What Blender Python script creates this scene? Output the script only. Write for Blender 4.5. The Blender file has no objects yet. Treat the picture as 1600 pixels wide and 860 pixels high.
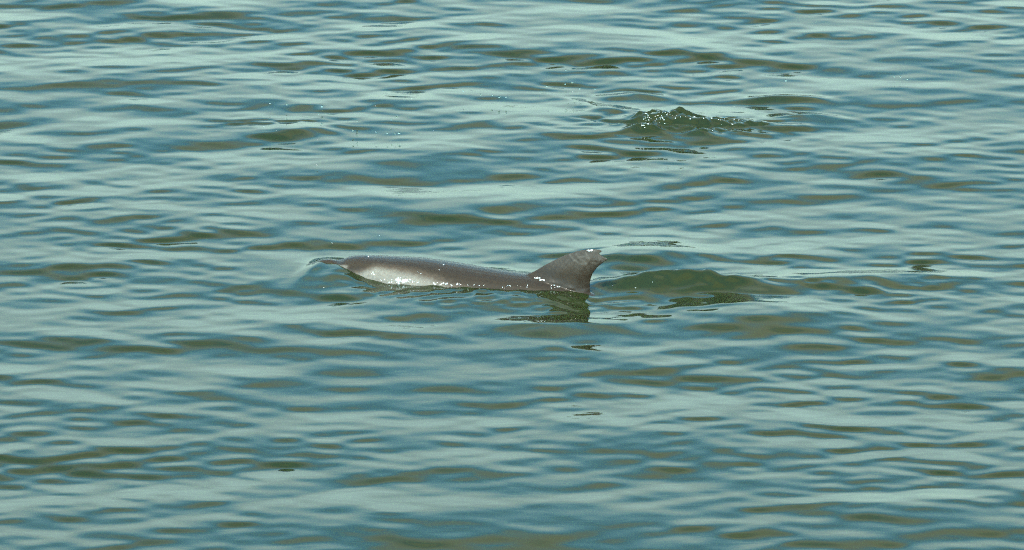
import bpy, math, random
import numpy as np
from mathutils import Vector

SC = bpy.context.scene
COL = SC.collection
R = math.radians

# ------------------------------------------------------------------ camera
PITCH, DIST, FPX = R(16), 36.0, 10000.0          # 10000 px focal length on a 1600 px wide photo
FWD = np.array([0, math.cos(PITCH), -math.sin(PITCH)])
UP = np.array([0, math.sin(PITCH), math.cos(PITCH)])
CAM = -DIST * FWD
cd = bpy.data.cameras.new('camera'); cam = bpy.data.objects.new('camera', cd); COL.objects.link(cam)
cam.location = CAM; cam.rotation_euler = (R(90) - PITCH, 0, 0)
cd.sensor_width = 36; cd.lens = 36 * FPX / 1600
cd.clip_start = 0.1; cd.clip_end = 20000
SC.camera = cam

# ------------------------------------------------------------------ sky and sun (behind the camera, a little to its left)
SUN_EL, SUN_AZ = R(50), R(202)                      # azimuth clockwise from +Y
SKY_STRENGTH = 0.15
w = bpy.data.worlds.new('World'); SC.world = w; w.use_nodes = True
nt = w.node_tree; nt.nodes.clear()
def N(tree, kind, **kw):
    n = tree.nodes.new(kind)
    for k, v in kw.items(): setattr(n, k, v)
    return n
def mathn(tree, op, a, b=None, clamp=False):
    n = N(tree, 'ShaderNodeMath', operation=op); n.use_clamp = clamp
    for i, v in enumerate((a, b)):
        if v is None: continue
        if isinstance(v, (int, float)): n.inputs[i].default_value = v
        else: tree.links.new(v, n.inputs[i])
    return n.outputs[0]
out = N(nt, 'ShaderNodeOutputWorld'); bg = N(nt, 'ShaderNodeBackground')
sky = N(nt, 'ShaderNodeTexSky', sky_type='NISHITA')
sky.sun_disc = False; sky.sun_elevation = SUN_EL; sky.sun_rotation = SUN_AZ
sky.air_density = 1.3; sky.dust_density = 1.0; sky.ozone_density = 4.0; sky.altitude = 0
tint = N(nt, 'ShaderNodeMix', data_type='RGBA', blend_type='MULTIPLY'); tint.inputs[0].default_value = 1
nt.links.new(sky.outputs[0], tint.inputs[6]); tint.inputs[7].default_value = (0.77, 1.62, 1.50, 1)
# pale summer haze low in the sky, thin fair-weather cloud overhead; both the same all the way round
tc = N(nt, 'ShaderNodeTexCoord'); sp = N(nt, 'ShaderNodeSeparateXYZ')
nt.links.new(tc.outputs['Generated'], sp.inputs[0])
zz = mathn(nt, 'MAXIMUM', sp.outputs[2], 0.0)
zd = mathn(nt, 'ADD', zz, 0.12)
cx = mathn(nt, 'DIVIDE', sp.outputs[0], zd); cy = mathn(nt, 'DIVIDE', sp.outputs[1], zd)
cmb = N(nt, 'ShaderNodeCombineXYZ'); nt.links.new(cx, cmb.inputs[0]); nt.links.new(cy, cmb.inputs[1])
cn = N(nt, 'ShaderNodeTexNoise'); cn.inputs['Scale'].default_value = 1.3; cn.inputs['Detail'].default_value = 4
nt.links.new(cmb.outputs[0], cn.inputs['Vector'])
cr = N(nt, 'ShaderNodeMapRange', interpolation_type='SMOOTHSTEP'); cr.inputs[1].default_value = 0.39; cr.inputs[2].default_value = 0.60
nt.links.new(cn.outputs[0], cr.inputs[0])
ce = N(nt, 'ShaderNodeMapRange', interpolation_type='SMOOTHSTEP'); ce.inputs[1].default_value = 0.34; ce.inputs[2].default_value = 0.68   # open sky low down, broken cloud overhead
nt.links.new(zz, ce.inputs[0])
cf = mathn(nt, 'MULTIPLY', mathn(nt, 'MULTIPLY', cr.outputs[0], ce.outputs[0]), 0.68)
hz = N(nt, 'ShaderNodeMapRange', interpolation_type='SMOOTHSTEP'); hz.inputs[1].default_value = 0.19; hz.inputs[2].default_value = 0.41
hz.inputs[3].default_value = 0.85; hz.inputs[4].default_value = 0.0; nt.links.new(zz, hz.inputs[0])
hm = N(nt, 'ShaderNodeMix', data_type='RGBA'); nt.links.new(hz.outputs[0], hm.inputs[0]); nt.links.new(tint.outputs[2], hm.inputs[6]); hm.inputs[7].default_value = (4.25, 5.65, 5.5, 1)
cm = N(nt, 'ShaderNodeMix', data_type='RGBA')
nt.links.new(cf, cm.inputs[0]); nt.links.new(hm.outputs[2], cm.inputs[6]); cm.inputs[7].default_value = (6.6, 6.0, 3.8, 1)
nt.links.new(cm.outputs[2], bg.inputs[0]); bg.inputs[1].default_value = SKY_STRENGTH
nt.links.new(bg.outputs[0], out.inputs[0])

sl = bpy.data.lights.new('sun', 'SUN'); so = bpy.data.objects.new('sun', sl); COL.objects.link(so)
sl.energy = 2.0; sl.angle = R(0.55); sl.color = (1.0, 0.94, 0.84)
sd = Vector((math.sin(SUN_AZ) * math.cos(SUN_EL), math.cos(SUN_AZ) * math.cos(SUN_EL), math.sin(SUN_EL)))
so.rotation_euler = sd.to_track_quat('Z', 'Y').to_euler(); so.location = sd * 50

SC.view_settings.view_transform = 'Standard'; SC.view_settings.look = 'None'
SC.view_settings.exposure = 1.05; SC.view_settings.gamma = 1.0; SC.view_settings.use_curve_mapping = False
SC.render.engine = 'CYCLES'
SC.cycles.use_denoising = False; SC.cycles.use_adaptive_sampling = True; SC.cycles.adaptive_threshold = 0.12; SC.cycles.adaptive_min_samples = 6
SC.cycles.pixel_filter_type = 'BLACKMAN_HARRIS'; SC.cycles.filter_width = 1.2
SC.cycles.max_bounces = 10; SC.cycles.transparent_max_bounces = 12

# ------------------------------------------------------------------ helpers
def ray(px, py):
    d = FWD + np.array([1.0, 0, 0]) * (px - 800) / FPX - UP * (py - 430) / FPX
    return d
def ground(px, py, z=0.0):                          # point at height z seen at a photo pixel
    d = ray(px, py); t = (z - CAM[2]) / d[2]
    return CAM + d * t
def tag(o, label=None, cat=None, group=None, kind=None):
    for k, v in (('label', label), ('category', cat), ('group', group), ('kind', kind)):
        if v: o[k] = v
    return o
def link(name, me, mat, parent=None):
    o = bpy.data.objects.new(name, me); COL.objects.link(o)
    if mat: me.materials.append(mat)
    if parent: o.parent = parent
    return o
def mesh_np(name, v, f, smooth=True):
    me = bpy.data.meshes.new(name); v = np.asarray(v, np.float32); f = np.asarray(f, np.int32)
    k = f.shape[1]
    me.vertices.add(len(v)); me.vertices.foreach_set('co', v.ravel())
    me.loops.add(f.size); me.loops.foreach_set('vertex_index', f.ravel())
    me.polygons.add(len(f)); me.polygons.foreach_set('loop_start', np.arange(0, f.size, k, dtype=np.int32))
    me.polygons.foreach_set('loop_total', np.full(len(f), k, np.int32))
    me.update(calc_edges=True); me.validate()
    me.polygons.foreach_set('use_smooth', np.full(len(me.polygons), smooth))
    return me
def grid_faces(nx, ny):
    i = np.arange(nx * ny).reshape(ny, nx)
    return np.stack([i[:-1, :-1], i[:-1, 1:], i[1:, 1:], i[1:, :-1]], -1).reshape(-1, 4)
def mat_new(name):
    m = bpy.data.materials.new(name); m.use_nodes = True; m.node_tree.nodes.clear()
    return m, m.node_tree, N(m.node_tree, 'ShaderNodeOutputMaterial')

# ------------------------------------------------------------------ water height
# dolphin axis: head far left and a little farther off, tail nearer
YAW = R(21); BEAK = np.array([ground(490, 409, 0.07)[0], 0.16])
AX = np.array([math.cos(YAW), -math.sin(YAW)]); NX = np.array([-math.sin(YAW), -math.cos(YAW)])  # along body / towards camera
def axis_xy(s, off=0.0):
    return BEAK + AX * s + NX * off

def sstep(a, b, x): u = np.clip((x - a) / (b - a), 0, 1); return u * u * (3 - 2 * u)
def tab(pts):
    a = np.array(pts, float)
    def fn(s):
        # smooth monotone-ish interpolation of a profile table
        x, yv = a[:, 0], a[:, 1]; h = np.diff(x); d = np.diff(yv) / h
        mm = np.zeros(len(x)); mm[0] = d[0]; mm[-1] = d[-1]
        for i in range(1, len(x) - 1):
            mm[i] = 0 if d[i - 1] * d[i] <= 0 else 2 * d[i - 1] * d[i] / (d[i - 1] + d[i])
        s = np.clip(s, x[0], x[-1]); k = np.clip(np.searchsorted(x, s) - 1, 0, len(h) - 1); u = (s - x[k]) / h[k]
        return ((2*u**3 - 3*u**2 + 1) * yv[k] + (u**3 - 2*u**2 + u) * h[k] * mm[k] + (-2*u**3 + 3*u**2) * yv[k+1] + (u**3 - u**2) * h[k] * mm[k+1])
    return fn
def side_point(px, py):                             # photo pixel -> (s, z) in the animal's own upright mid-plane
    d = ray(px, py); n = np.array([NX[0], NX[1], 0]); p0 = np.array([BEAK[0], BEAK[1], 0])
    t = np.dot(p0 - CAM, n) / np.dot(d, n); p = CAM + d * t
    return np.dot(p[:2] - BEAK, AX), p[2]
top_px = [(471, 415.5), (480, 413), (492, 409.8), (500, 407), (508, 405.6), (515, 405.6), (521, 406.8), (528, 407), (535, 405), (545, 401.6), (560, 399.8), (575, 400.2), (590, 400.8), (613, 402), (654, 404.5), (695, 410), (750, 419), (797, 426.5), (825, 430)]
top_pts = [side_point(*p) for p in top_px]
_s1, _z1 = top_pts[-1]
top_pts += [(_s1 + .12, _z1 - .012), (_s1 + .25, _z1 - .034), (_s1 + .37, _z1 - .065), (1.95, _z1 - .16), (2.3, _z1 - .25), (2.62, _z1 - .29)]
TOP = tab(top_pts)
HGT = tab([(-.075, .012), (-.05, .026), (0, .040), (.02, .046), (.06, .060), (.12, .072), (.15, .095), (.2, .165), (.31, .24), (.45, .30), (.6, .36), (.9, .44), (1.2, .42), (1.5, .33), (1.9, .18), (2.2, .10), (2.45, .055), (2.62, .02)])
WID = tab([(-.075, .008), (-.05, .017), (0, .025), (.02, .028), (.06, .034), (.12, .042), (.15, .055), (.2, .09), (.31, .132), (.45, .165), (.6, .19), (.9, .215), (1.2, .195), (1.5, .14), (1.9, .07), (2.2, .035), (2.45, .026), (2.62, .01)])
def to_world(s, off, z):
    s = np.asarray(s, float); off = np.asarray(off, float)
    return np.stack([BEAK[0] + AX[0] * s + NX[0] * off, BEAK[1] + AX[1] * s + NX[1] * off, np.broadcast_to(z, s.shape)], -1)

# where the sea meets the near flank, and the sheet of water lying over the beak
_s = np.linspace(.0, 1.62, 400); _t = np.radians(np.linspace(4, 140, 160)); _S, _T = np.meshgrid(_s, _t, indexing='ij')
_h = HGT(_s)[:, None] / 2; _p = to_world(_S, WID(_s)[:, None] * np.sin(_T), (TOP(_s)[:, None] - _h) + _h * np.cos(_T)).reshape(-1, 3)
_d = _p - CAM; _f = _d @ FWD; _px = 800 + FPX * _d[:, 0] / _f; _py = 430 - FPX * (_d @ UP) / _f
line = []
for q in [(531, 415), (545, 422.5), (560, 429.5), (575, 435.5), (590, 440), (605, 443.5), (640, 446), (700, 448), (760, 450.5), (830, 453.5), (880, 455), (915, 457)]:
    i = np.argmin((_px - q[0]) ** 2 + (_py - q[1]) ** 2); line.append((_S.ravel()[i], _p[i, 2]))
_tz = lambda q: float(TOP(np.array([q]))[0])
WL = tab([(-.7, .0), (-.45, .0), (-.25, .002), (-.10, .006), (-.06, _tz(-.06) + .002), (.0, _tz(.0) - .001), (.05, _tz(.05) - .006), (.10, _tz(.10) - .014)] + line + [(1.75, .0), (2.2, .0)])

rng = np.random.default_rng(41)
NW = 340
lam = np.exp(rng.uniform(np.log(0.11), np.log(3.2), NW))
band = np.exp(-0.5 * ((np.log(lam) - np.log(0.40)) / 0.5) ** 2) + 0.32 * np.exp(-0.5 * ((np.log(lam) - np.log(1.5)) / 0.5) ** 2) + 0.95 * np.exp(-0.5 * ((np.log(lam) - np.log(0.16)) / 0.28) ** 2) + 0.03
ang = rng.normal(0, 0.45, NW); flip = rng.random(NW) < 0.35
KW = 2 * np.pi / lam
kx = KW * np.sin(ang); ky = -KW * np.cos(ang); ky[flip] *= -1
SLOPE_RMS = 0.083
amp = np.sqrt(band); amp *= SLOPE_RMS / math.sqrt(np.sum(amp ** 2) / 2); amp /= KW
ph = rng.uniform(0, 2 * np.pi, NW)
def gauss(x, y, c, sx, sy, rot=0.0):
    dx, dy = x - c[0], y - c[1]
    if rot:
        ca, sa = math.cos(rot), math.sin(rot); dx, dy = dx * ca + dy * sa, -dx * sa + dy * ca
    return np.exp(-0.5 * ((dx / sx) ** 2 + (dy / sy) ** 2))
# the chop thrown up where another animal has just gone under: (px, py of the foot, height m, half-width m, half-depth m)
LUMPS = [(1052, 194, .095, .085, .055), (1012, 190, .075, .06, .05), (1085, 198, .06, .10, .05), (1130, 197, .04, .12, .06), (1010, 206, .05, .07, .05),
         (1040, 207, .04, .06, .04), (1095, 212, .05, .07, .05), (1140, 210, .035, .10, .045), (990, 153, .06, .13, .07), (1225, 158, .055, .15, .05),
         (1270, 188, .06, .12, .06), (1180, 200, .05, .2, .05), (945, 178, .04, .13, .06)]
FEATURES = [(ground(1062, 447), .080, .27, .060, .0), (ground(985, 451), .035, .18, .07, .05), (ground(1160, 454), .030, .24, .09, .05), (ground(1270, 452), .022, .25, .10, .0),   # wake behind the fin
            (ground(1010, 402), .045, .22, .16, .0), (ground(1180, 500), .055, .32, .22, -.08),
            (ground(900, 514), .042, .32, .13, .0), (ground(1400, 440), .045, .42, .11, .0), (ground(640, 258), .04, .42, .22, .0), (ground(450, 205), .03, .22, .15, .0),
            (ground(1420, 800), .04, .45, .20, .1), ((ground(872, 152) + ground(985, 186)) / 2, .018, .24, .05, math.atan2(*(ground(985, 186) - ground(872, 152))[1::-1]))]
lc = [(ground(px, py), h, sx, sy) for px, py, h, sx, sy in LUMPS]
def lumps(x, y):
    z = np.zeros_like(x)
    for c, h, sx, sy in lc: z = np.maximum(z, .42 * h * gauss(x, y, c, sx * 1.15, sy)) + 0.20 * h * gauss(x, y, c, sx * 1.8, sy * 1.6)
    return z
rip = np.random.default_rng(9)
RL = rip.uniform(.05, .13, 40); RA = rip.uniform(0, 2 * np.pi, 40); RP = rip.uniform(0, 2 * np.pi, 40)
def chop(x, y):
    z = np.zeros_like(x)
    for l, a, p in zip(RL, RA, RP):
        k = 2 * np.pi / l; z += (l / .09) * np.sin(k * (x * np.cos(a) + y * np.sin(a)) + p)
    return z / math.sqrt(20)
CHOPS = [(ground(1060, 195), .42, .20, .0055), (ground(445, 196), .22, .12, .0030), (ground(1060, 446), .30, .10, .0092), (ground(1230, 450), .3, .10, .0025),
         (ground(740, 452), .35, .05, .0030), (ground(905, 480), .16, .12, .0048), (ground(1380, 455), .4, .16, .0018)]
def local_h(x, y):
    z = np.zeros_like(x)
    for c, h, sx, sy, r in FEATURES: z += h * gauss(x, y, c, sx, sy, r)
    z += lumps(x, y)
    m = np.zeros_like(x)
    for c, sx, sy, a in CHOPS: m = np.maximum(m, a * gauss(x, y, c, sx, sy))
    near = m > 1e-5
    z[near] += m[near] * chop(x[near] * .6, y[near] * 1.2)
    return z
def waves(x, y, cell):
    z = np.zeros_like(x, dtype=np.float32); x = x.astype(np.float32); y = y.astype(np.float32)
    # light airs: the small wavelets come and go in patches
    g1 = 1 + .6 * np.sin(1.1 * x + .8 * y + 1.3 * np.sin(.7 * x - .5 * y + 2)) * np.sin(.35 * x - .9 * y + .6 + np.sin(.9 * x))
    g2 = 1 + .12 * np.sin(.8 * x - .55 * y + 4 + np.sin(.6 * y + 1)) 
    for i in range(NW):
        g = g1 if lam[i] < .26 else g2 if lam[i] < .9 else 1
        z += g * amp[i] * np.sin(np.float32(kx[i]) * x + np.float32(ky[i]) * y + np.float32(ph[i])) * np.clip(lam[i] / (3.0 * cell) - 0.7, 0, 1)
    return z
def surface(x, y, cell=0.02):                        # wavelets lean a little towards the shore: their near faces are steeper than their backs
    x = np.asarray(x, float); y = np.asarray(y, float)
    wv = waves(x, y, cell); z = wv + local_h(x, y)
    s = (x - BEAK[0]) * AX[0] + (y - BEAK[1]) * AX[1]; off = (x - BEAK[0]) * NX[0] + (y - BEAK[1]) * NX[1]
    gap = np.maximum(np.abs(off) - .8 * WID(s), 0)
    m = np.exp(-.5 * (gap / np.where(off > 0, .21, .10)) ** 2) * sstep(-.65, -.05, s) * (1 - sstep(1.5, 1.8, s))
    return y - 2.2 * wv * (1 - m), z * (1 - .9 * m) + WL(s) * m + .0022 * m * sstep(.0, .5, s) * chop(x * .8, y * 1.3)

def axis(lo, hi, step, mid_lo, mid_hi, mid, far):     # fine in view, medium round it, then opening out to the horizon
    a = list(np.arange(lo, hi + 1e-6, step)); s = step
    while a[-1] < far: s = min(s * 1.12, mid if a[-1] < mid_hi else far); a.append(a[-1] + s)
    s = step; b = []; p = a[0]
    while p > -far: s = min(s * 1.12, mid if p > mid_lo else far); p -= s; b.append(p)
    return np.array(b[::-1] + a)
xs = axis(-3.9, 3.9, 0.0125, -9, 9, .045, 6000)
ys = axis(-6.0, 9.4, 0.02, -13, 22, .06, 6000)
X, Y = np.meshgrid(xs, ys)
cell = np.maximum(np.gradient(xs)[None, :] + 0 * Y, np.gradient(ys)[:, None] + 0 * X)
Y2, Z = surface(X, Y, cell)
# ease the steepest backs of the wavelets, as surface tension does
_s = (X - BEAK[0]) * AX[0] + (Y - BEAK[1]) * AX[1]; _o = (X - BEAK[0]) * NX[0] + (Y - BEAK[1]) * NX[1]
keep = (1 - np.clip(lumps(X, Y) / .012, 0, 1)) * (1 - gauss(X, Y, ground(1090, 447), .35, .16))
keep *= 1 - sstep(-.2, -.05, _s) * (1 - sstep(1.6, 1.8, _s)) * (1 - sstep(.22, .34, np.abs(_o)))
dy = np.gradient(ys)[:, None]
for _ in range(26):
    g = -(Z[2:] - Z[:-2]) / (2 * dy[1:-1]); wv_ = np.clip((g - .105) / .05, 0, 1)
    for _k in range(2): wv_[1:-1] = np.maximum(wv_[1:-1], np.maximum(wv_[:-2], wv_[2:]) * .9)
    Z[1:-1] += .5 * wv_ * keep[1:-1] * ((Z[2:] + Z[:-2]) / 2 - Z[1:-1])

# ------------------------------------------------------------------ water material: murky green sea, mirror-like at a low angle, slightly clear near the top
def water_material(name, clear, seed=0.0):
    m, t, o = mat_new(name); L = t.links.new
    geo = N(t, 'ShaderNodeNewGeometry')
    mp = N(t, 'ShaderNodeMapping'); mp.inputs['Scale'].default_value = (3.6, 7.0, 6.0); L(geo.outputs['Position'], mp.inputs[0])
    n1 = N(t, 'ShaderNodeTexNoise'); n1.inputs['Scale'].default_value = 1.0; n1.inputs['Detail'].default_value = 3.0
    n1.inputs['Distortion'].default_value = 0.4; L(mp.outputs[0], n1.inputs['Vector'])
    b = N(t, 'ShaderNodeBump'); b.inputs['Strength'].default_value = 1.0; b.inputs['Distance'].default_value = 0.0021
    # beyond the modelled wavelets the swell carries on as relief in the surface
    mp2 = N(t, 'ShaderNodeMapping'); mp2.inputs['Scale'].default_value = (1.3, 1.9, 1.5); L(geo.outputs['Position'], mp2.inputs[0])
    n3 = N(t, 'ShaderNodeTexNoise'); n3.inputs['Scale'].default_value = 1.0; n3.inputs['Detail'].default_value = 4.0; L(mp2.outputs[0], n3.inputs['Vector'])
    ln = N(t, 'ShaderNodeVectorMath', operation='LENGTH'); L(geo.outputs['Position'], ln.inputs[0])
    fr_m = N(t, 'ShaderNodeMapRange', interpolation_type='SMOOTHSTEP'); fr_m.inputs[1].default_value = 12; fr_m.inputs[2].default_value = 30; fr_m.inputs[4].default_value = 24.0
    L(ln.outputs['Value'], fr_m.inputs[0])
    L(mathn(t, 'ADD', n1.outputs[0], mathn(t, 'MULTIPLY', n3.outputs[0], fr_m.outputs[0])), b.inputs['Height'])
    fr = N(t, 'ShaderNodeFresnel'); fr.inputs['IOR'].default_value = 1.333; L(b.outputs[0], fr.inputs['Normal'])
    gl = N(t, 'ShaderNodeBsdfGlossy'); gl.inputs['Roughness'].default_value = 0.008; L(b.outputs[0], gl.inputs['Normal'])
    df = N(t, 'ShaderNodeBsdfDiffuse'); L(b.outputs[0], df.inputs['Normal'])
    # silt in the water drifts in broad soft patches
    n2 = N(t, 'ShaderNodeTexNoise'); n2.inputs['Scale'].default_value = 0.5; n2.inputs['Detail'].default_value = 2; L(geo.outputs['Position'], n2.inputs['Vector'])
    mx = N(t, 'ShaderNodeMix', data_type='RGBA'); L(n2.outputs[0], mx.inputs[0])
    mx.inputs[6].default_value = (0.0150, 0.0250, 0.0076, 1); mx.inputs[7].default_value = (0.0235, 0.0288, 0.008, 1)
    L(mx.outputs[2], df.inputs[0])
    tr = N(t, 'ShaderNodeBsdfTransparent'); tr.inputs[0].default_value = (0.86, 0.95, 0.80, 1)
    m1 = N(t, 'ShaderNodeMixShader'); m1.inputs[0].default_value = clear; L(df.outputs[0], m1.inputs[1]); L(tr.outputs[0], m1.inputs[2])
    m2 = N(t, 'ShaderNodeMixShader'); L(fr.outputs[0], m2.inputs[0]); L(m1.outputs[0], m2.inputs[1]); L(gl.outputs[0], m2.inputs[2])
    L(m2.outputs[0], o.inputs['Surface'])
    if clear > 0:
        va = N(t, 'ShaderNodeVolumeAbsorption'); va.inputs['Color'].default_value = (0.45, 0.62, 0.30, 1); va.inputs['Density'].default_value = 9.0
        L(va.outputs[0], o.inputs['Volume'])
    return m
M_WATER = water_material("sea_water", 0.0)

nx, ny = len(xs), len(ys)
v = np.stack([X, Y2, Z], -1).reshape(-1, 3); f = grid_faces(nx, ny)
base = len(v)                                        # close the body of water below
x0, x1, y0, y1 = xs[0], xs[-1], ys[0], ys[-1]
me = mesh_np('water', v, f)
water = tag(link('water', me, M_WATER), kind='structure', label='rippled murky green sea with pale teal sky reflections')

# ------------------------------------------------------------------ dolphin
V, F = [], []
def add(vv, ff):
    o = sum(len(a) for a in V); V.append(np.asarray(vv, float)); F.extend([[i + o for i in q] for q in ff])
NS, NR = 150, 40
ss = np.linspace(0, 1, NS) ** 1.15 * 2.695 - .075; th = np.linspace(0, 2 * np.pi, NR, endpoint=False)
S_, T_ = np.meshgrid(ss, th, indexing='ij')
hh = HGT(ss)[:, None] / 2; zc = TOP(ss)[:, None] - hh; wd = WID(ss)[:, None]
c_, s_ = np.cos(T_), np.sin(T_)
loft = to_world(S_, wd * np.sign(s_) * np.abs(s_) ** 0.95, zc + hh * c_)
ff = [[i * NR + j, i * NR + (j + 1) % NR, (i + 1) * NR + (j + 1) % NR, (i + 1) * NR + j] for i in range(NS - 1) for j in range(NR)]
add(loft.reshape(-1, 3), ff + [list(range(NR))[::-1], [(NS - 1) * NR + j for j in range(NR)]])
def slab(outline, thick, to3):                      # closed lens-section blade from a 2-D outline; thick(u, v) half thickness
    from mathutils.geometry import delaunay_2d_cdt
    o = np.array(outline, float); n = len(o)
    lo, hi = o.min(0), o.max(0); st = (hi - lo).max() / 26
    ins = []
    def inside(p):
        c = False; j = n - 1
        for i in range(n):
            if (o[i][1] > p[1]) != (o[j][1] > p[1]) and p[0] < (o[j][0]-o[i][0])*(p[1]-o[i][1])/(o[j][1]-o[i][1]) + o[i][0]: c = not c
            j = i
        return c
    def edist(p):
        a = o; b = np.roll(o, -1, 0); ab = b - a; tt = np.clip(((p - a) * ab).sum(1) / (ab ** 2).sum(1), 0, 1)
        return np.sqrt((((a + ab * tt[:, None]) - p) ** 2).sum(1).min())
    for x in np.arange(lo[0], hi[0], st):
        for y in np.arange(lo[1], hi[1], st):
            p = np.array([x, y])
            if inside(p) and edist(p) > st * .4: ins.append(p)
    pts = [Vector(p) for p in o] + [Vector(p) for p in ins]
    vo, _, fo, *_ = delaunay_2d_cdt(pts, [], [list(range(n))], 1, 1e-6)
    vo = [np.array(p) for p in vo]; k = len(vo)
    tk = [thick(p, edist(p)) for p in vo]
    va = [to3(p, t) for p, t in zip(vo, tk)] + [to3(p, -t) for p, t in zip(vo, tk)]
    fa = [list(q) for q in fo] + [[i + k for i in q][::-1] for q in fo]
    cnt = {}
    for q in fo:
        for a, b in zip(q, list(q[1:]) + [q[0]]): cnt[(a, b)] = 1
    for (a, b) in cnt:
        if (b, a) not in cnt: fa.append([b, a, a + k, b + k])
    add(va, fa)
fin_px = [(808, 433), (822, 429.5), (836, 423.5), (851, 414.5), (866, 406.8), (881, 400), (900, 393.3), (918, 390.6), (928, 390.4), (935.5, 390.8), (940.5, 393.6), (934.5, 397.2),
          (940, 401.2), (949.5, 405.8), (942.5, 410.5), (932.5, 418.5), (925, 429), (922, 440), (921.5, 450), (922.5, 460), (915, 472), (880, 466), (830, 455)]
fin = [side_point(*p) for p in fin_px]
fz0 = float(TOP(np.array([1.4]))[0])
def fin_thick(p, e):
    up = max(0.0, min(1.0, (p[1] - fz0) / 0.2)); d = p[1] - float(TOP(np.array([p[0]]))[0])
    return 0.0035 + min(0.032 - 0.020 * up, 0.55 * e ** 0.75 * (0.40 - .12 * up)) + .014 * math.exp(-max(0, d) / .014) * min(1, e / .02)
LEAN = 0.06
slab(fin, fin_thick, lambda p, t: to_world(np.array(p[0]), np.array(t - LEAN * max(0, p[1] - fz0)), p[1]))
# tail flukes and flippers, below the surface
zt = TOP(2.45) - 0.03
fl = [(2.40, 0), (2.46, .10), (2.56, .22), (2.70, .33), (2.76, .345), (2.73, .25), (2.68, .12), (2.66, .03), (2.64, 0), (2.66, -.03), (2.68, -.12), (2.73, -.25), (2.76, -.345), (2.70, -.33), (2.56, -.22), (2.46, -.10)]
slab(fl, lambda p, e: .004 + min(.018, e * .35), lambda p, t: to_world(np.array(p[0]), np.array(p[1]), zt - (p[0] - 2.4) * .25 + t))
for sg in (-1, 1):
    pc = [(0, 0), (.05, .01), (.16, .02), (.26, .09), (.40, .19), (.41, .21), (.36, .215), (.22, .17), (.10, .12), (0, .10)]
    def fp(p, t, sg=sg):
        a = R(38); r_, b_ = p
        return to_world(np.array(.52 + b_ + .15 * r_), np.array(sg * (.12 + r_ * math.cos(a) + t * math.sin(a))), TOP(.55) - .26 - r_ * math.sin(a) + t * math.cos(a))
    slab(pc, lambda p, e: .005 + min(.020, e * .4), fp)
raw = bpy.data.meshes.new('raw'); raw.from_pydata(np.concatenate(V).tolist(), [], F)
tmp = bpy.data.objects.new('raw', raw); COL.objects.link(tmp)
rm = tmp.modifiers.new('r', 'REMESH'); rm.mode = 'VOXEL'; rm.voxel_size = 0.0041
sm = tmp.modifiers.new('s', 'SMOOTH'); sm.factor = .5; sm.iterations = 3
dg = bpy.context.evaluated_depsgraph_get(); dg.update()
body_me = bpy.data.meshes.new_from_object(tmp.evaluated_get(dg)); body_me.name = 'dolphin_body'
bpy.data.objects.remove(tmp); bpy.data.meshes.remove(raw)
nv = len(body_me.vertices); co = np.empty(nv * 3, np.float32); body_me.vertices.foreach_get('co', co); co = co.reshape(-1, 3).astype(float)
ds = (co[:, :2] - BEAK) @ AX; do = (co[:, :2] - BEAK) @ NX; dz = co[:, 2]
hgt = HGT(ds) / 2; zrel = (dz - (TOP(ds) - hgt)) / hgt
phi = np.degrees(np.arctan2(np.abs(do) / np.maximum(WID(ds), .01), zrel))     # 0 = top of back, 90 = mid flank
phi[dz > TOP(ds) + .004] = 0
phi[ds > 2.3] *= .7
PB = tab([(0, 62), (.10, 62), (.17, 66), (.27, 66), (.33, 56), (.38, 42), (.43, 35), (.55, 36), (.75, 40), (.92, 48), (1.1, 62), (1.5, 85), (2.0, 92), (2.6, 95)])
pale = sstep(-17, 22, phi - PB(ds)) * (1 - .40 * sstep(.7, 1.2, ds))
stripe = sstep(.150, .168, ds) * (1 - sstep(.22, .27, ds)) * sstep(42, 52, phi) * .75
pale = np.maximum(pale, stripe)
scar_px = [[(889, 398), (897, 405), (908, 411), (918, 411)], [(900, 397), (908, 404), (916, 409)], [(922, 391), (932, 393), (938, 396)], [(926, 410), (934, 411), (938, 405)], [(915, 395), (921, 402)], [(905, 402), (915, 400), (922, 404)]]
scar = np.zeros(nv)
for pl in scar_px:
    q = [np.array(side_point(*p)) for p in pl]
    for a, b in zip(q[:-1], q[1:]):
        P = np.stack([ds, dz], -1); ab = b - a; tt = np.clip(((P - a) @ ab) / (ab @ ab), 0, 1)
        d = np.sqrt(((a + ab * tt[:, None] - P) ** 2).sum(1)); scar = np.maximum(scar, np.exp(-.5 * (d / .005) ** 2))
scar *= (dz > .06)
scar = np.maximum(scar * .6, .25 * sstep(.11, .19, dz) * (ds > 1.2))
for nm, arr in (('pale', pale), ('scar', scar)):
    at = body_me.attributes.new(nm, 'FLOAT', 'POINT'); at.data.foreach_set('value', arr.astype(np.float32))
body_me.polygons.foreach_set('use_smooth', np.ones(len(body_me.polygons), bool))

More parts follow.
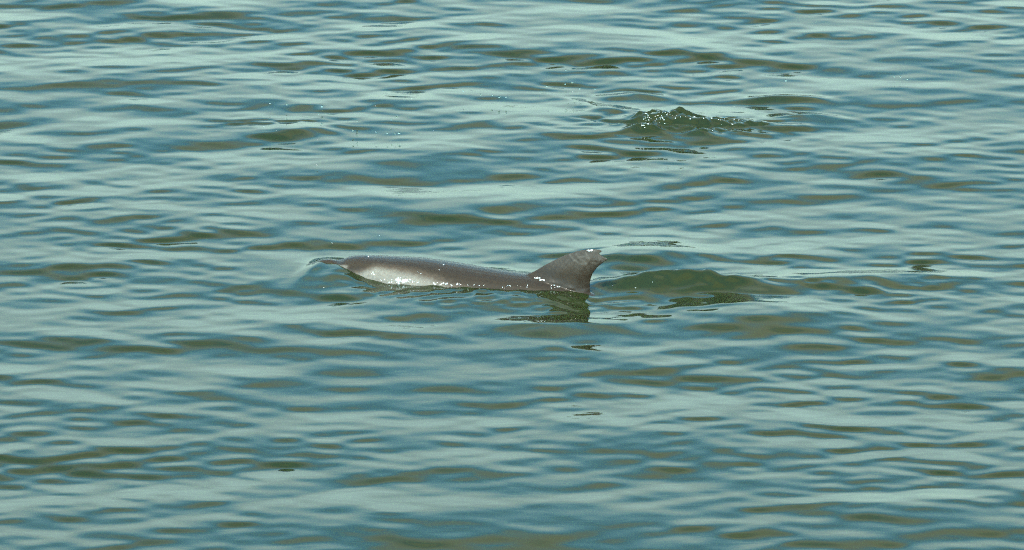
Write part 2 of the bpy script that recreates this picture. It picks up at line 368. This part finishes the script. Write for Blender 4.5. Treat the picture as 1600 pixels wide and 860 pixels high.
def skin_material():
    m, t, o = mat_new('dolphin_skin'); L = t.links.new
    bs = N(t, 'ShaderNodeBsdfPrincipled'); L(bs.outputs[0], o.inputs[0])
    ap = N(t, 'ShaderNodeAttribute', attribute_name='pale'); asr = N(t, 'ShaderNodeAttribute', attribute_name='scar')
    geo = N(t, 'ShaderNodeNewGeometry')
    nz = N(t, 'ShaderNodeTexNoise'); nz.inputs['Scale'].default_value = 22; nz.inputs['Detail'].default_value = 5; nz.inputs['Roughness'].default_value = .65; L(geo.outputs['Position'], nz.inputs['Vector'])
    k = mathn(t, 'ADD', ap.outputs['Fac'], mathn(t, 'MULTIPLY', mathn(t, 'SUBTRACT', nz.outputs[0], .5), .42), True)
    ra = N(t, 'ShaderNodeValToRGB'); e = ra.color_ramp.elements
    e[0].position = .10; e[0].color = (.033, .0212, .0120, 1); e[1].position = .92; e[1].color = (.222, .192, .155, 1)
    x = e.new(.45); x.color = (.080, .0555, .0375, 1)
    L(k, ra.inputs[0])
    mot = N(t, 'ShaderNodeTexNoise'); mot.inputs['Scale'].default_value = 60; mot.inputs['Detail'].default_value = 3; L(geo.outputs['Position'], mot.inputs['Vector'])
    mv = mathn(t, 'ADD', mathn(t, 'MULTIPLY', mot.outputs[0], .7), .65)
    mm = N(t, 'ShaderNodeMix', data_type='RGBA', blend_type='MULTIPLY'); mm.inputs[0].default_value = 1; L(ra.outputs[0], mm.inputs[6])
    cb = N(t, 'ShaderNodeCombineColor'); [L(mv, cb.inputs[i]) for i in range(3)]; L(cb.outputs[0], mm.inputs[7])
    sc = N(t, 'ShaderNodeMix', data_type='RGBA'); L(mathn(t, 'MULTIPLY', asr.outputs['Fac'], mathn(t, 'ADD', mot.outputs[0], .1), True), sc.inputs[0])
    L(mm.outputs[2], sc.inputs[6]); sc.inputs[7].default_value = (.20, .17, .14, 1)
    L(sc.outputs[2], bs.inputs['Base Color'])
    bs.inputs['Roughness'].default_value = .42; bs.inputs['IOR'].default_value = 1.3
    # film of water on the skin
    bn = N(t, 'ShaderNodeTexNoise'); bn.inputs['Scale'].default_value = 24; bn.inputs['Detail'].default_value = 2; L(geo.outputs['Position'], bn.inputs['Vector'])
    bp = N(t, 'ShaderNodeBump'); bp.inputs['Strength'].default_value = 1; bp.inputs['Distance'].default_value = .0025; L(bn.outputs[0], bp.inputs['Height'])
    bs.inputs['Coat Weight'].default_value = .2; bs.inputs['Coat Roughness'].default_value = .10; bs.inputs['Coat IOR'].default_value = 1.33
    L(bp.outputs[0], bs.inputs['Coat Normal'])
    return m
M_SKIN = skin_material()
root = bpy.data.objects.new('dolphin', None); COL.objects.link(root)
ox, oy = axis_xy(1.3)
root.location = (ox, oy, TOP(1.3) - .4); root.empty_display_size = .3
tag(root, 'grey brown dolphin swimming at the surface with pale wet flank and ragged dorsal fin', 'dolphin')
bpy.context.view_layer.update()
inv = root.matrix_world.inverted()
def child(name, me, mat, parent=root):
    o = link(name, me, mat); o.parent = parent
    if parent is root: o.matrix_parent_inverse = inv
    return o
child('body', body_me, M_SKIN)

def uv_sphere(name, r, nu=14, nv_=9, scale=(1, 1, 1)):
    vv = [(0, 0, r * scale[2])]
    for i in range(1, nv_):
        a = math.pi * i / nv_
        for j in range(nu):
            b = 2 * math.pi * j / nu; vv.append((r * math.sin(a) * math.cos(b) * scale[0], r * math.sin(a) * math.sin(b) * scale[1], r * math.cos(a) * scale[2]))
    vv.append((0, 0, -r * scale[2])); ff = []
    for j in range(nu): ff.append((0, 1 + j, 1 + (j + 1) % nu))
    for i in range(nv_ - 2):
        for j in range(nu): ff.append((1 + i * nu + j, 1 + (i + 1) * nu + j, 1 + (i + 1) * nu + (j + 1) % nu, 1 + i * nu + (j + 1) % nu))
    l = 1 + (nv_ - 2) * nu; e = len(vv) - 1
    for j in range(nu): ff.append((e, l + (j + 1) % nu, l + j))
    me = bpy.data.meshes.new(name); me.from_pydata(vv, [], ff); me.polygons.foreach_set('use_smooth', [True] * len(ff)); me.update()
    return me
def simple(name, col, rough=.2, **kw):
    m, t, o = mat_new(name); b = N(t, 'ShaderNodeBsdfPrincipled'); t.links.new(b.outputs[0], o.inputs[0])
    b.inputs['Base Color'].default_value = (*col, 1); b.inputs['Roughness'].default_value = rough
    for k, vv in kw.items(): b.inputs[k.replace('_', ' ')].default_value = vv
    return m
M_EYE = simple('dark_wet_eye', (.012, .010, .010), .08)
def skin_at(s, ph_deg, out=0.0):                    # a point on the flank at angle ph from the top
    a = R(ph_deg); h = HGT(np.array([s]))[0] / 2
    return to_world(np.array(s), np.array((WID(np.array([s]))[0] + out) * math.sin(a)), float(TOP(np.array([s]))[0] - h + (h + out) * math.cos(a)))
em = uv_sphere('eye', .011)
for sg in (1, -1):
    p = skin_at(.255, 100 * sg, -.004)
    o = child('eye', em, None if sg < 0 else M_EYE); o.location = p
bh = uv_sphere('blowhole', .016, scale=(.5, 1, .25))
o = child('blowhole', bh, M_EYE); o.location = skin_at(.315, 0, -.002); o.rotation_euler = (0, 0, -YAW)

# ------------------------------------------------------------------ splash and droplets
def glint_material():
    m, t, o = mat_new('painted_glint'); b = N(t, 'ShaderNodeBsdfPrincipled'); t.links.new(b.outputs[0], o.inputs[0])
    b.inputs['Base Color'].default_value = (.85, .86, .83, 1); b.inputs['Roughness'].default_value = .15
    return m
M_GLINT = glint_material()  # near-white colour that paints sun glints on beads and bright droplets
M_DROP = simple('clear_droplet', (.75, .85, .75), .03, Transmission_Weight=1.0, IOR=1.333)
def beads(name, pts, radii, parent):
    b = np.array([v_.co[:] for v_ in uv_sphere('b', 1, 7, 5, (1, 1, .8)).vertices]); src = bpy.data.meshes['b']
    fq = [list(p.vertices) for p in src.polygons]; vv, fa = [], []
    for p, r in zip(pts, radii):
        o_ = len(vv); vv += (b * r + np.asarray(p)).tolist(); fa += [[i + o_ for i in q] for q in fq]
    me = bpy.data.meshes.new(name); me.from_pydata(vv, [], fa); me.polygons.foreach_set('use_smooth', [True] * len(fa)); bpy.data.meshes.remove(src)
    o = link(name, me, M_GLINT); o['kind'] = 'stuff'
    return o
random.seed(4)
# white beads standing in for sun glints on the flank, fin and head
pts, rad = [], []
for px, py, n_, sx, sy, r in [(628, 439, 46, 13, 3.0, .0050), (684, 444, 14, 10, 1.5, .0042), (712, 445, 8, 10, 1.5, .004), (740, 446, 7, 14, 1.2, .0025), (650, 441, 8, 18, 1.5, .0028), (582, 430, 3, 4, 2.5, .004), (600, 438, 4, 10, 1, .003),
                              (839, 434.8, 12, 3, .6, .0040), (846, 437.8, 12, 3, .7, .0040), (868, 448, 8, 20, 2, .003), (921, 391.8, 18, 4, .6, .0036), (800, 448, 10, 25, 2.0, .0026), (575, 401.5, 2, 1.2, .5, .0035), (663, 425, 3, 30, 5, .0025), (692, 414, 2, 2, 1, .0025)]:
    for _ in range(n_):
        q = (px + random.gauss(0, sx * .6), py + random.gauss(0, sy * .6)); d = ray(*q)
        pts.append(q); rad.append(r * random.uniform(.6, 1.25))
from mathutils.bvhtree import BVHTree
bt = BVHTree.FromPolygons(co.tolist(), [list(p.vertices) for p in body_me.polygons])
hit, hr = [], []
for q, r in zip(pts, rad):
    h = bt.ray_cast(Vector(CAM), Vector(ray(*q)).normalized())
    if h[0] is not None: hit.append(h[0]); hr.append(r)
wb = beads('skin_glints', hit, hr, root); wb.parent = root; wb.matrix_parent_inverse = inv

gx = np.arange(ground(960, 190)[0], ground(1215, 190)[0], .009); gy = np.arange(ground(1070, 217)[1], ground(1070, 172)[1], .012)
GX, GY = np.meshgrid(gx, gy); GY2, GZ = surface(GX, GY); lm = lumps(GX, GY)
fine = (chop(GX * .9 + 3, GY * 1.4) * .0050 + chop(GX * 2.2 - 2, GY * 2.4) * .0024) * np.clip(lm / .04, 0, 1.5)
edge = np.clip(np.minimum.reduce([GX - gx[0], gx[-1] - GX, GY - gy[0], gy[-1] - GY]) / .1, 0, 1)
GZ2 = GZ + fine + .012 * np.clip((lm - .020) / .02, -1, 1) - .02 * (1 - edge)
sc_c = np.array([*ground(1070, 195)[:2], 0.0])
M_SPLASH = water_material('churned_water', 0.0)
spl = link('splash', mesh_np('splash', np.stack([GX, GY2, GZ2], -1).reshape(-1, 3) - sc_c, grid_faces(len(gx), len(gy))), M_SPLASH)
spl.location = sc_c
tag(spl, 'dark green churned splash with bright sparkles, well beyond the dolphin', 'splash')
sbt = BVHTree.FromPolygons((np.stack([GX, GY2, GZ2], -1).reshape(-1, 3) - sc_c).tolist(), grid_faces(len(gx), len(gy)).tolist())
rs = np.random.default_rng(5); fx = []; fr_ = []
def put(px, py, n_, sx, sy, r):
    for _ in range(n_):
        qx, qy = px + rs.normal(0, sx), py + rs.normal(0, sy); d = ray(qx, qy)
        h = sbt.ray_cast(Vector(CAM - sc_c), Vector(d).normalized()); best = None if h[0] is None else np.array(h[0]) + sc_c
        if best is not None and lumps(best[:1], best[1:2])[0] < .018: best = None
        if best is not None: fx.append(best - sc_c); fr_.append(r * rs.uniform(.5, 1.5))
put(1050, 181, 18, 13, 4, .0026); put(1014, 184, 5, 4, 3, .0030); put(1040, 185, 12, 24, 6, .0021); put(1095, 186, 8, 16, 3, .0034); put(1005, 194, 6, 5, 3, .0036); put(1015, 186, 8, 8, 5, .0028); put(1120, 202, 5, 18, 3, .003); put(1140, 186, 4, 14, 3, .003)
fb = beads('splash_glints', fx, fr_, spl); fb.parent = spl  # white beads painting the sun sparkles on the splash

dm = uv_sphere('water_droplet', 1.0, 10, 7)
dm.materials.append(M_DROP)
dfm = dm.copy(); dfm.materials.clear(); dfm.materials.append(M_GLINT)  # bright copy: the sun glint is put into the droplet's white colour
DROPS = [(422, 162, 1.7, 1), (448, 163.5, 1.4, 0), (503, 166.5, 1.6, 0), (497, 179, 1.1, 1), (611, 187, 1.3, 0), (620, 182.5, 1.3, 0), (551.5, 204, 1.5, 0), (587.5, 206.5, 1.2, 0),
         (605, 208, 1.2, 0), (617, 209, 1.2, 0), (623.5, 208, 1.7, 0), (751, 148, 1.2, 0), (769, 149, 1.2, 0), (780, 152, 1.3, 0), (790.6, 152, 1.2, 0), (724, 142, 1.3, 0), (643, 155, 1.2, 1),
         (587, 166, 1.0, 1), (558, 189, 1.1, 0), (677, 204, 1.1, 1), (412.5, 198, 1.2, 1), (431, 205, 1.2, 1), (496, 219, 1.2, 1), (883, 131.5, 1.2, 0), (894, 129, 1.3, 0), (906, 138.5, 1.6, 0),
         (895, 144, 1.4, 1), (884, 110, 1.0, 0), (855, 135, 1.3, 0), (930, 139, 1.3, 0), (1228, 126, 1.7, 0), (1147, 166.5, 1.4, 1), (1407, 120, 1.4, 0), (1397, 120, 1.2, 0), (1418, 124, 1.0, 0),
         (519, 380, 1.1, 1), (593, 368, 1.0, 1), (506, 450, 1.3, 1), (495, 258, 1.5, 1), (990, 434, 1.5, 1), (1020, 441, 1.1, 1), (958, 447, 1.1, 1), (993, 450, 1.1, 1)]
dist_px = DIST / FPX
for i, (px, py, r, bright) in enumerate(DROPS):
    zt_ = .04 if i < 39 else .07
    p = ground(px, py, zt_)
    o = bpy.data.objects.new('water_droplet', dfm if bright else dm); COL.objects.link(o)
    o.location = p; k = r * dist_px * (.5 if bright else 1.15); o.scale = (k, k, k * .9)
    side = 'pale' if bright else 'dark'
    if i >= 39: where = 'standing in for a glint on the wake hump right behind the dorsal fin'
    elif px < 540 and py < 230: where = 'above the rough ripple patch left of and beyond the dolphin'
    elif py > 300: where = 'over the water close round the head of the dolphin'
    elif py > 240: where = 'low over the sea, alone between the far ripple patch and the dolphin'
    elif px < 700: where = 'above the sea straight beyond the back of the dolphin'
    elif px < 800: where = 'in the short row left of the splash'
    elif px < 940: where = 'in the small cluster just left of and beyond the splash'
    elif px < 1300: where = 'flung up just right of the splash'
    else: where = 'far to the right of the splash'
    tag(o, '%s water droplet %s' % (side, where), 'droplet', 'droplets flung over the water')
